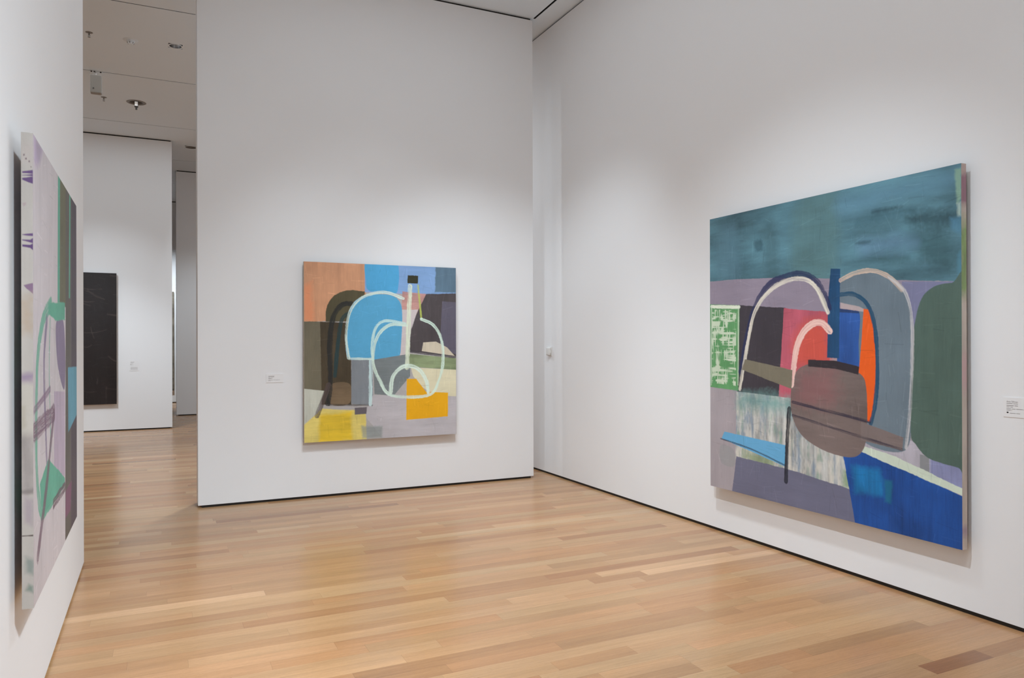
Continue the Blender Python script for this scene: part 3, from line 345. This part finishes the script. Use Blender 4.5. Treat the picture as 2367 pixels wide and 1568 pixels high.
# ceiling: plaster fields between narrow joints, with the recessed lamps' openings
J0, DJ = 9.501, 2.572; SL0, SL1 = 4.062, 4.090
CAN = [(.211, 10.624, .072), (.590, 15.985, .10)]
CROSS = (-.311, 13.37)
def make_ceiling():
    m = MB(); js = [J0+DJ*k for k in range(-7, 8)]; g = .010; T = .14; ys = []
    a = YB-.2
    for j in js:
        if j-g > a: ys.append((a, j-g)); a = j+g
    ys.append((a, YE))
    holes = [(x, y, r+.012) for x, y, r in CAN]+[(CROSS[0], CROSS[1], .10)]
    def slab(x0, x1, y0, y1):
        for hx, hy, hr in holes:
            if x0 < hx-hr and x1 > hx+hr and y0 < hy-hr and y1 > hy+hr:
                m.box(x0, hx-hr, y0, y1, ZC, ZC+T); m.box(hx+hr, x1, y0, y1, ZC, ZC+T)
                m.box(hx-hr, hx+hr, y0, hy-hr, ZC, ZC+T); m.box(hx-hr, hx+hr, hy+hr, y1, ZC, ZC+T); return
        m.box(x0, x1, y0, y1, ZC, ZC+T)
    for y0, y1 in ys:
        if y0 < YP:
            e = min(y1, YP); slab(X0, SL0, y0, e); slab(SL1, X1, y0, e)
            if y1 > YP: slab(X0, X1, YP, y1)
        else:
            cut = [.0, .45] if y0 < 15.985 < y1 else [.0]
            slab(X0, X1, y0, y1)
    return struct(m.build('ceiling', CEIL))
make_ceiling()
JOINT = plain('joint_shadow_strip', (58,52,48), .8, noise=.05)
m = MB()
for k in range(-5, 7):
    j = J0+DJ*k; m.box(X0, X1, j-.0095, j+.0095, ZC+.004, ZC+.03)
n_trim[0] += 1; struct(m.build('trim_%d' % n_trim[0], JOINT))  # dark strips set in the joints, their colour standing in for shade
m = MB(); m.box(SL0+.0005, SL1-.0005, YB, YP-.001, ZC+.003, ZC+.05); n_trim[0] += 1; struct(m.build('trim_%d' % n_trim[0], VOID))  # black strip fills the slot in place of the shade inside it
m = MB(); m.box(X0, X1, YB-.2, YE, ZC+.26, ZC+.3); struct(m.build('ceiling_backing', VOID))

# ------------------------------------------------------------------ paintings
def painting(label, cat, loc, org, u, v, n, t, gap, ops, res, gain, side=None, mat=None, group=None, name='painting', sgain=1):
    e = thing(name, label, cat, loc, group); W = Vector(u).length; H = Vector(v).length
    P = Painter(W, H, int(W/res[0]), int(H/res[1])); P.run(ops, gain); scuff(P, int(W*H*170), len(label))
    grid_mesh('canvas', org, u, v, P.c, mat or OIL, e)
    skip = ()
    if side:
        i, sorg, su, sv, sops = side; skip = (i,)
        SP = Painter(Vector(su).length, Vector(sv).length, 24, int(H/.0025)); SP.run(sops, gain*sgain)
        o = grid_mesh('canvas_edge', sorg, su, sv, SP.c, OIL, e); o['label'] = 'paint-spattered side edge of the canvas'
    plain_edges(e, org, u, v, n, t, skip); stretcher(e, org, u, v, n, t, gap)
    return e
G = 1.12
painting('large abstract painting with teal top, brown oval and cobalt lower corner on right wall', 'painting', (XR, 3.875, .3984),
    (4.240, 4.9696, 2.6632), (0, -2.1893, 0), (0, 0, -2.2648), (-1, 0, 0), .045, .053, OPS_R, (.0030, .0027), G,
    side=(1, (4.240, 2.7803, 2.6632), (.045, 0, 0), (0, 0, -2.2648), OPS_RS), sgain=1.3)
painting('abstract painting with sky-blue arch, pale round outline and amber square on centre wall', 'painting', (2.196, YP, .590),
    (1.358, 7.830, 2.464), (1.677, 0, 0), (0, 0, -1.874), (0, -1, 0), .042, .034, OPS_C, (.0036, .0036), G)
painting('painting seen almost edge-on on left wall, with purple drips on its pale side', 'painting', (XL, 4.068, .6365),
    (-.42, 3.257, 2.405), (0, 1.623, 0), (0, 0, -1.7685), (1, 0, 0), .037, .037, OPS_L, (.005, .0028), G,
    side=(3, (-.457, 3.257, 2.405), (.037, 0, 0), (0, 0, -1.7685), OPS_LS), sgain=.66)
rs = random.Random(4); OPS_B = [('P', [(-.1,-.1),(1.1,-.1),(1.1,1.1),(-.1,1.1)], (29,22,22), dict(t='v', s=.16))]
for k in range(26):       # ridge strokes in the black paint; the paler ones are painted-in highlights
    x, y = .45+rs.random()*.5, rs.random(); a = rs.choice((0, .1, -.15, .5, 1.3, 1.6)); l = .08+rs.random()*.22
    OPS_B.append(('S', [(x, y), (x+l*math.cos(a)*.5, y+l*math.sin(a)*.3+.01), (x+l*math.cos(a), y+l*math.sin(a)*.6)], (70,58,56) if rs.random() < .5 else (24,18,18), dict(w=.014+.02*rs.random(), a=.6, d=.8)))
painting('large near-black painting on the farther white wall seen through the gap', 'painting', (-1.40, YF, .494),
    (-2.10, 15.52, 2.920), (1.405, 0, 0), (0, 0, -2.415), (0, -1, 0), .04, .034, OPS_B, (.006, .006), 1.0, mat=OILB)
rs = random.Random(9); OPS_F = [('P', [(-.1,-.1),(1.1,-.1),(1.1,1.1),(-.1,1.1)], (120,112,100), dict(t='h', s=.3))]
for k in range(70): 
    x, y = rs.random(), rs.random(); OPS_F.append(('S', [(x-.06, y), (x, y+rs.uniform(-.02,.02)), (x+.06, y)], rs.choice(((60,52,48),(160,140,110),(90,84,70),(175,170,160),(110,80,60))), dict(w=.03, a=.8, d=.5)))
painting('thin sliver of a mottled brown and grey painting on the farthest wall', 'painting', (-.65, Y3, .335),
    (-1.7, 22.20, 3.03), (2.09, 0, 0), (0, 0, -2.695), (0, -1, 0), .04, .03, OPS_F, (.012, .012), 1.0)

# ------------------------------------------------------------------ wall labels
def text_mesh(s, size, f, bold=0):
    cu = bpy.data.curves.new('t', 'FONT'); cu.body = s; cu.size = size; cu.offset = bold
    o = bpy.data.objects.new('t', cu); COL.objects.link(o); dg = bpy.context.evaluated_depsgraph_get(); dg.update()
    me = bpy.data.meshes.new_from_object(o.evaluated_get(dg)); vs = [f(v.co.x, v.co.y) for v in me.vertices]; fs = [tuple(p.vertices) for p in me.polygons]
    bpy.data.objects.remove(o); bpy.data.curves.remove(cu); bpy.data.meshes.remove(me); return vs, fs
def wall_label(label, org, u, n, W, H, lines, group=None, dot=None):
    """org: upper left corner on the wall; u: reading direction; n: away from the wall"""
    org, u, n = Vector(org), Vector(u), Vector(n); z = Vector((0,0,-1)); T = .004
    e = thing('wall_label', label, 'label', tuple(org+u*W/2+z*H), group)
    mb = MB(); vs = [org+u*x+z*y+n*t for t in (0, T) for y in (0, H) for x in (0, W)]
    mb.add(vs, [(0,2,3,1),(4,5,7,6),(0,1,5,4),(2,6,7,3),(0,4,6,2),(1,3,7,5)]); mb.build('card', CARD, e)
    mb = MB(); rr = random.Random(len(label))
    for x, y, s, txt, bold in lines:
        if isinstance(txt, str):
            a, b = text_mesh(txt, s, lambda p, q: tuple(org+u*(x+p)+z*(y-q)+n*(T+.0004)), bold); mb.add(a, b)
        else:              # print too small to read in the photograph: a row of word-length dashes
            c = x
            while c < x+txt:
                l = min(rr.uniform(.35, 1.0)*s*5, x+txt-c)
                mb.add([tuple(org+u*p+z*q+n*(T+.0004)) for p, q in ((c, y), (c+l, y), (c+l, y-s*.32), (c, y-s*.32))], [(0,1,2,3)]); c += l+s*.4
    mb.build('text', INK, e)
    if dot:
        mb = MB(); x, y, r = dot; mb.add([tuple(org+u*(x+1.35*r*math.cos(t*math.pi/8))+z*(y+r*math.sin(t*math.pi/8))+n*(T+.0005)) for t in range(16)], [tuple(range(16))]); mb.build('symbol', INKB, e)
    return e
wall_label('white label card on right wall beside the large teal-topped painting', (XR, 2.602, 1.303), (0,-1,0), (-1,0,0), .20, .111,
    [(.018,.028,.0125,'Amy Sillman',.0001),(.018,.036,.008,.062,0),(.018,.0475,.0095,.062,0),(.018,.056,.008,.035,0),(.018,.066,.008,.15,0),(.018,.074,.008,.03,0),(.036,.090,.0075,.055,0)], dot=(.024,.0855,.0042))
wall_label('white label card on centre wall left of the blue arch painting', (.992, YP, 1.308), (1,0,0), (0,-1,0), .17, .092,
    [(.022,.028,.0125,.058,0),(.022,.036,.008,.055,0),(.022,.0475,.0095,.04,0),(.022,.055,.008,.03,0),(.022,.066,.007,.112,0),(.022,.073,.007,.025,0)])
wall_label('upper of two white label cards right of the near-black painting', (-.488, YF, 1.301), (1,0,0), (0,-1,0), .16, .097,
    [(.02,.028,.0125,.062,0),(.02,.037,.008,.055,0),(.02,.050,.009,.05,0),(.02,.058,.008,.03,0),(.036,.078,.008,.03,0)], dot=(.024,.076,.005))
wall_label('lower of two white label cards right of the near-black painting', (-.488, YF, 1.196), (1,0,0), (0,-1,0), .16, .088,
    [(.02,.024+.0095*k,.008,.118,0) for k in range(5)])

# ------------------------------------------------------------------ small fixtures
t = thing('wall_sensor', 'small rounded white plastic sensor on right wall near the centre wall edge', 'sensor', (XR, 8.0, 1.455))
m = MB(); m.box(XR-.044, XR-.006, 7.965, 8.045, 1.462, 1.560, bev=.014); m.build('housing', PLASTIC, t)
m = MB(); m.box(XR-.008, XR, 7.955, 8.055, 1.455, 1.565, bev=.003); m.build('back_plate', PLASTIC, t)
m = MB(); m.box(XR-.036, XR-.012, 7.962, 7.966, 1.49, 1.515); m.build('button', PLASTIC, t)

def downlight(x, y, r, label, chrome):
    t = thing('recessed_downlight', label, 'ceiling light', (x, y, ZC))
    o = r+.02; n = 32; m = MB(); vs = []; fs = []
    for i in range(n):
        a = 2*math.pi*i/n; vs += [(x+r*math.cos(a), y+r*math.sin(a), ZC-.002), (x+o*math.cos(a), y+o*math.sin(a), ZC-.002), (x+o*math.cos(a), y+o*math.sin(a), ZC)]
    for i in range(n):
        j = (i+1) % n; fs += [(3*i, 3*i+1, 3*j+1, 3*j), (3*i+1, 3*i+2, 3*j+2, 3*j+1)]
    m.add(vs, fs); m.build('trim_ring', CEIL, t)
    m = MB(); m.lathe(x, y, [(r, ZC-.002), (r*.97, ZC+.02), (r*.8, ZC+.07), (r*.5, ZC+.11), (.001, ZC+.125)], 32, not chrome); m.build('reflector', CHROME if chrome else GREYP, t)
    m = MB(); m.lathe(x, y, [(.001, ZC+.035), (.02, ZC+.04), (.024, ZC+.07), (.016, ZC+.115), (.001, ZC+.12)], 18); m.build('lamp', PLASTIC, t)
downlight(*CAN[0], 'chrome faceted recessed downlight in the grey ceiling beyond the gap', True)
downlight(*CAN[1], 'dark unlit round recessed downlight farther back in the ceiling', False)

def sprinkler(x, y, label):
    t = thing('ceiling_sprinkler', label, 'sprinkler', (x, y, ZC), 'ceiling sprinklers')
    m = MB(); m.lathe(x, y, [(.001, ZC-.003), (.03, ZC-.004), (.042, ZC-.001), (.042, ZC)], 24); m.build('escutcheon', GREYP, t)
    m = MB(); m.tube((x, y, ZC), (x, y, ZC-.035), .008); m.build('stem', GREYP, t)
    m = MB(); m.lathe(x, y, [(.001, ZC-.062), (.016, ZC-.06), (.016, ZC-.057), (.001, ZC-.056)], 16)
    m.tube((x-.010, y, ZC-.032), (x-.004, y, ZC-.058), .003, 8); m.tube((x+.010, y, ZC-.032), (x+.004, y, ZC-.058), .003, 8); m.build('deflector', GREYP, t)
sprinkler(-.770, 10.607, 'small grey ceiling sprinkler nearest, left of the smoke detector')
sprinkler(-.766, 13.303, 'small grey ceiling sprinkler farther back, below the hanging grey box')

x, y = -.311, 10.654
t = thing('smoke_detector', 'faint white ceiling detector left of the chrome downlight', 'detector', (x, y, ZC))
m = MB(); m.lathe(x, y, [(.001, ZC-.006), (.085, ZC-.006), (.09, ZC)], 32); m.build('base_plate', CEIL, t)
m = MB(); m.lathe(x, y, [(.001, ZC-.05), (.03, ZC-.05), (.042, ZC-.03), (.05, ZC-.006)], 28); m.build('housing', CEIL, t)
for k in range(6):
    a = k*math.pi/3+.3; m = MB(); m.tube((x+.036*math.cos(a), y+.036*math.sin(a), ZC-.046), (x+.042*math.cos(a), y+.042*math.sin(a), ZC-.028), .0045, 8); m.build('vent', GREYP, t)

x, y = CROSS
t = thing('adjustable_spotlight', 'adjustable ceiling spotlight with a bright lens in a dark round recess', 'ceiling light', (x, y, ZC))
m = MB(); m.lathe(x, y, [(.145, ZC), (.14, ZC-.004), (.098, ZC-.004), (.09, ZC+.015), (.085, ZC+.07), (.001, ZC+.08)], 36); m.build('recess_ring', GREYP, t)
m = MB(); m.tube((x, y, ZC+.07), (x, y, ZC-.02), .012); m.build('stem', DARKM, t)
m = MB(); m.box(x-.028, x+.028, y-.028, y+.028, ZC-.075, ZC+.03, bev=.006); m.tube((x, y, ZC-.07), (x, y, ZC-.115), .016); m.build('lamp_head', DARKM, t)
m = MB(); m.box(x-.022, x+.022, y-.034, y-.0285, ZC-.062, ZC+.005); m.build('lens', LAMP, t)

x, y = -.790, 12.063
t = thing('ceiling_speaker', 'grey rounded box hanging from the ceiling joint beyond the gap', 'speaker', (x, y, ZC))
m = MB(); m.box(x-.072, x+.072, y-.05, y+.05, 5.175, 5.438, bev=.016); m.build('housing', plain('grey_speaker_paint', (150,143,134), .6, noise=.03), t)
m = MB(); m.tube((x, y, 5.43), (x, y, ZC), .008); m.build('stem', PLASTIC, t)
m = MB(); m.box(x-.07, x+.07, y-.02, y+.02, ZC-.012, ZC)
m.build('mounting_plate', PLASTIC, t)
for dx in (-.058, -.02, .058):
    m = MB(); m.lathe(x+dx, y-.012, [(.001, ZC-.026), (.01, ZC-.024), (.012, ZC-.010)], 12); m.build('bolt', DARKM, t)
m = MB(); m.tube((x-.03, y-.049, 5.24), (x-.03, y-.058, 5.24), .009); m.build('knob', DARKM, t)

# ------------------------------------------------------------------ light
LC = (.895, 1.0, 1.085)
def spot(loc, target, power, angle=70, blend=.9, r=.05, col=LC):  # ceiling spots read off cast shadows; unseen fill spots are added too
    l = bpy.data.lights.new('key_fill_spot', 'SPOT'); l.energy = power; l.spot_size = math.radians(angle); l.spot_blend = blend; l.shadow_soft_size = r; l.color = col
    o = link(bpy.data.objects.new('key_fill_spot', l)); o.location = loc; o.rotation_euler = (Vector(target)-Vector(loc)).to_track_quat('-Z', 'Y').to_euler(); return o
def area(loc, sx, sy, power, col=LC):  # unseen soft area light, added to raise the ambient level
    l = bpy.data.lights.new('added_ceiling_fill', 'AREA'); l.shape = 'RECTANGLE'; l.size = sx; l.size_y = sy; l.energy = power; l.color = col
    o = link(bpy.data.objects.new('added_ceiling_fill', l)); o.location = loc; return o
spot((.30, 2.1, 5.45), (XR, 4.5, .25), 595, 52)
spot((1.2, 5.4, 5.45), (XR, 7.3, .5), 205, 56)
spot((1.6, 5.2, 5.45), (XR, 7.2, 1.8), 3, 66)
spot((.2, .6, 5.45), (XR, 1.8, .3), 133, 60)
spot((1.45, 4.5, 5.45), (1.6, YP, .2), 189, 56)
spot((1.45, 4.5, 5.45), (2.2, YP, 1.7), 77, 50)
spot((2.3, 4.4, 5.45), (3.5, YP, .4), 268, 56)
spot((1.75, -2.8, 5.45), (XL, 3.2, .2), 872, 44)
spot((1.7, -2.3, 5.45), (XL, 2.0, .0), 1600, 50)
spot((1.6, -2.4, 5.45), (XL, 5.0, .9), 815, 38)
spot((1.9, -2.0, 5.45), (XL, 4.2, 3.0), 356, 44)
spot((2.0, 11.6, 5.45), (2.6, 8.4, .5), 260, 110)
spot((-1.9, 11.4, 5.45), (-.7, YF, .1), 617, 44)
spot((-1.9, 12.2, 5.45), (-.7, YF, 1.6), 247, 50)
spot((-4.0, 11.0, 5.45), (-4.0, 11.0, 0), 420, 100)  # added fill spot for the unseen left side of the gallery
spot((1.6, 10.4, 5.45), (.6, 10.4, 0), 540, 80)  # added fill spot, brightens the gallery by floor bounce
spot((1.4, 14.6, 5.45), (1.0, Y2, .6), 257, 60)
spot((0.0, 19.5, 5.45), (.2, Y3, 1.0), 900, 70)
spot((2.0, 0.5, 5.45), (2.0, .8, 0), 140, 80, 1, .2)  # added downward fill spot near the camera
spot((2.1, 4.0, 5.45), (2.1, 4.9, 0), 860, 76, 1, .2)  # added downward fill spot for floor level and bounce
area((0, 12, 5.47), 9, 6, 108)
spot((5.5, 11, 5.45), (5.5, 12, 0), 1249, 110)  # added wide fill spot in the unseen area past the right wall
area((1.9, 3.0, 5.47), 3.6, 8.0, 50)
spot((1.9, 3.6, 5.45), (1.9, YP, 4.0), 34, 90, 1, .15)  # added wash to lighten the upper centre wall

w = bpy.data.worlds.new('World'); C.world = w; w.use_nodes = True; w.node_tree.nodes['Background'].inputs[0].default_value = (.8,.8,.8,1); w.node_tree.nodes['Background'].inputs[1].default_value = 0

# ------------------------------------------------------------------ camera
cam = bpy.data.cameras.new('camera'); cam.sensor_fit = 'HORIZONTAL'; cam.sensor_width = 36; cam.lens = 36*1713.92/2367; cam.shift_y = 6.727/2367; cam.clip_start = .05
co = link(bpy.data.objects.new('camera', cam)); yaw, pit, rol = map(math.radians, (25.5058, .0494, -.1561))
R = Vector((math.cos(yaw), -math.sin(yaw), 0)); F = Vector((math.sin(yaw), math.cos(yaw), 0)); U = Vector((0,0,1))
F2 = F*math.cos(pit)+U*math.sin(pit); U2 = U*math.cos(pit)-F*math.sin(pit)
R3 = R*math.cos(rol)+U2*math.sin(rol); U3 = U2*math.cos(rol)-R*math.sin(rol)
M = Matrix((R3, U3, -F2)).transposed().to_4x4(); M.translation = (0, 0, 1.62); co.matrix_world = M; C.camera = co
v = C.view_settings; v.view_transform = 'Standard'; v.look = 'None'; v.gamma = 1; v.use_curve_mapping = False; v.exposure = -0.02
C.cycles.max_bounces = 10; C.cycles.diffuse_bounces = 8; C.cycles.sample_clamp_indirect = 8
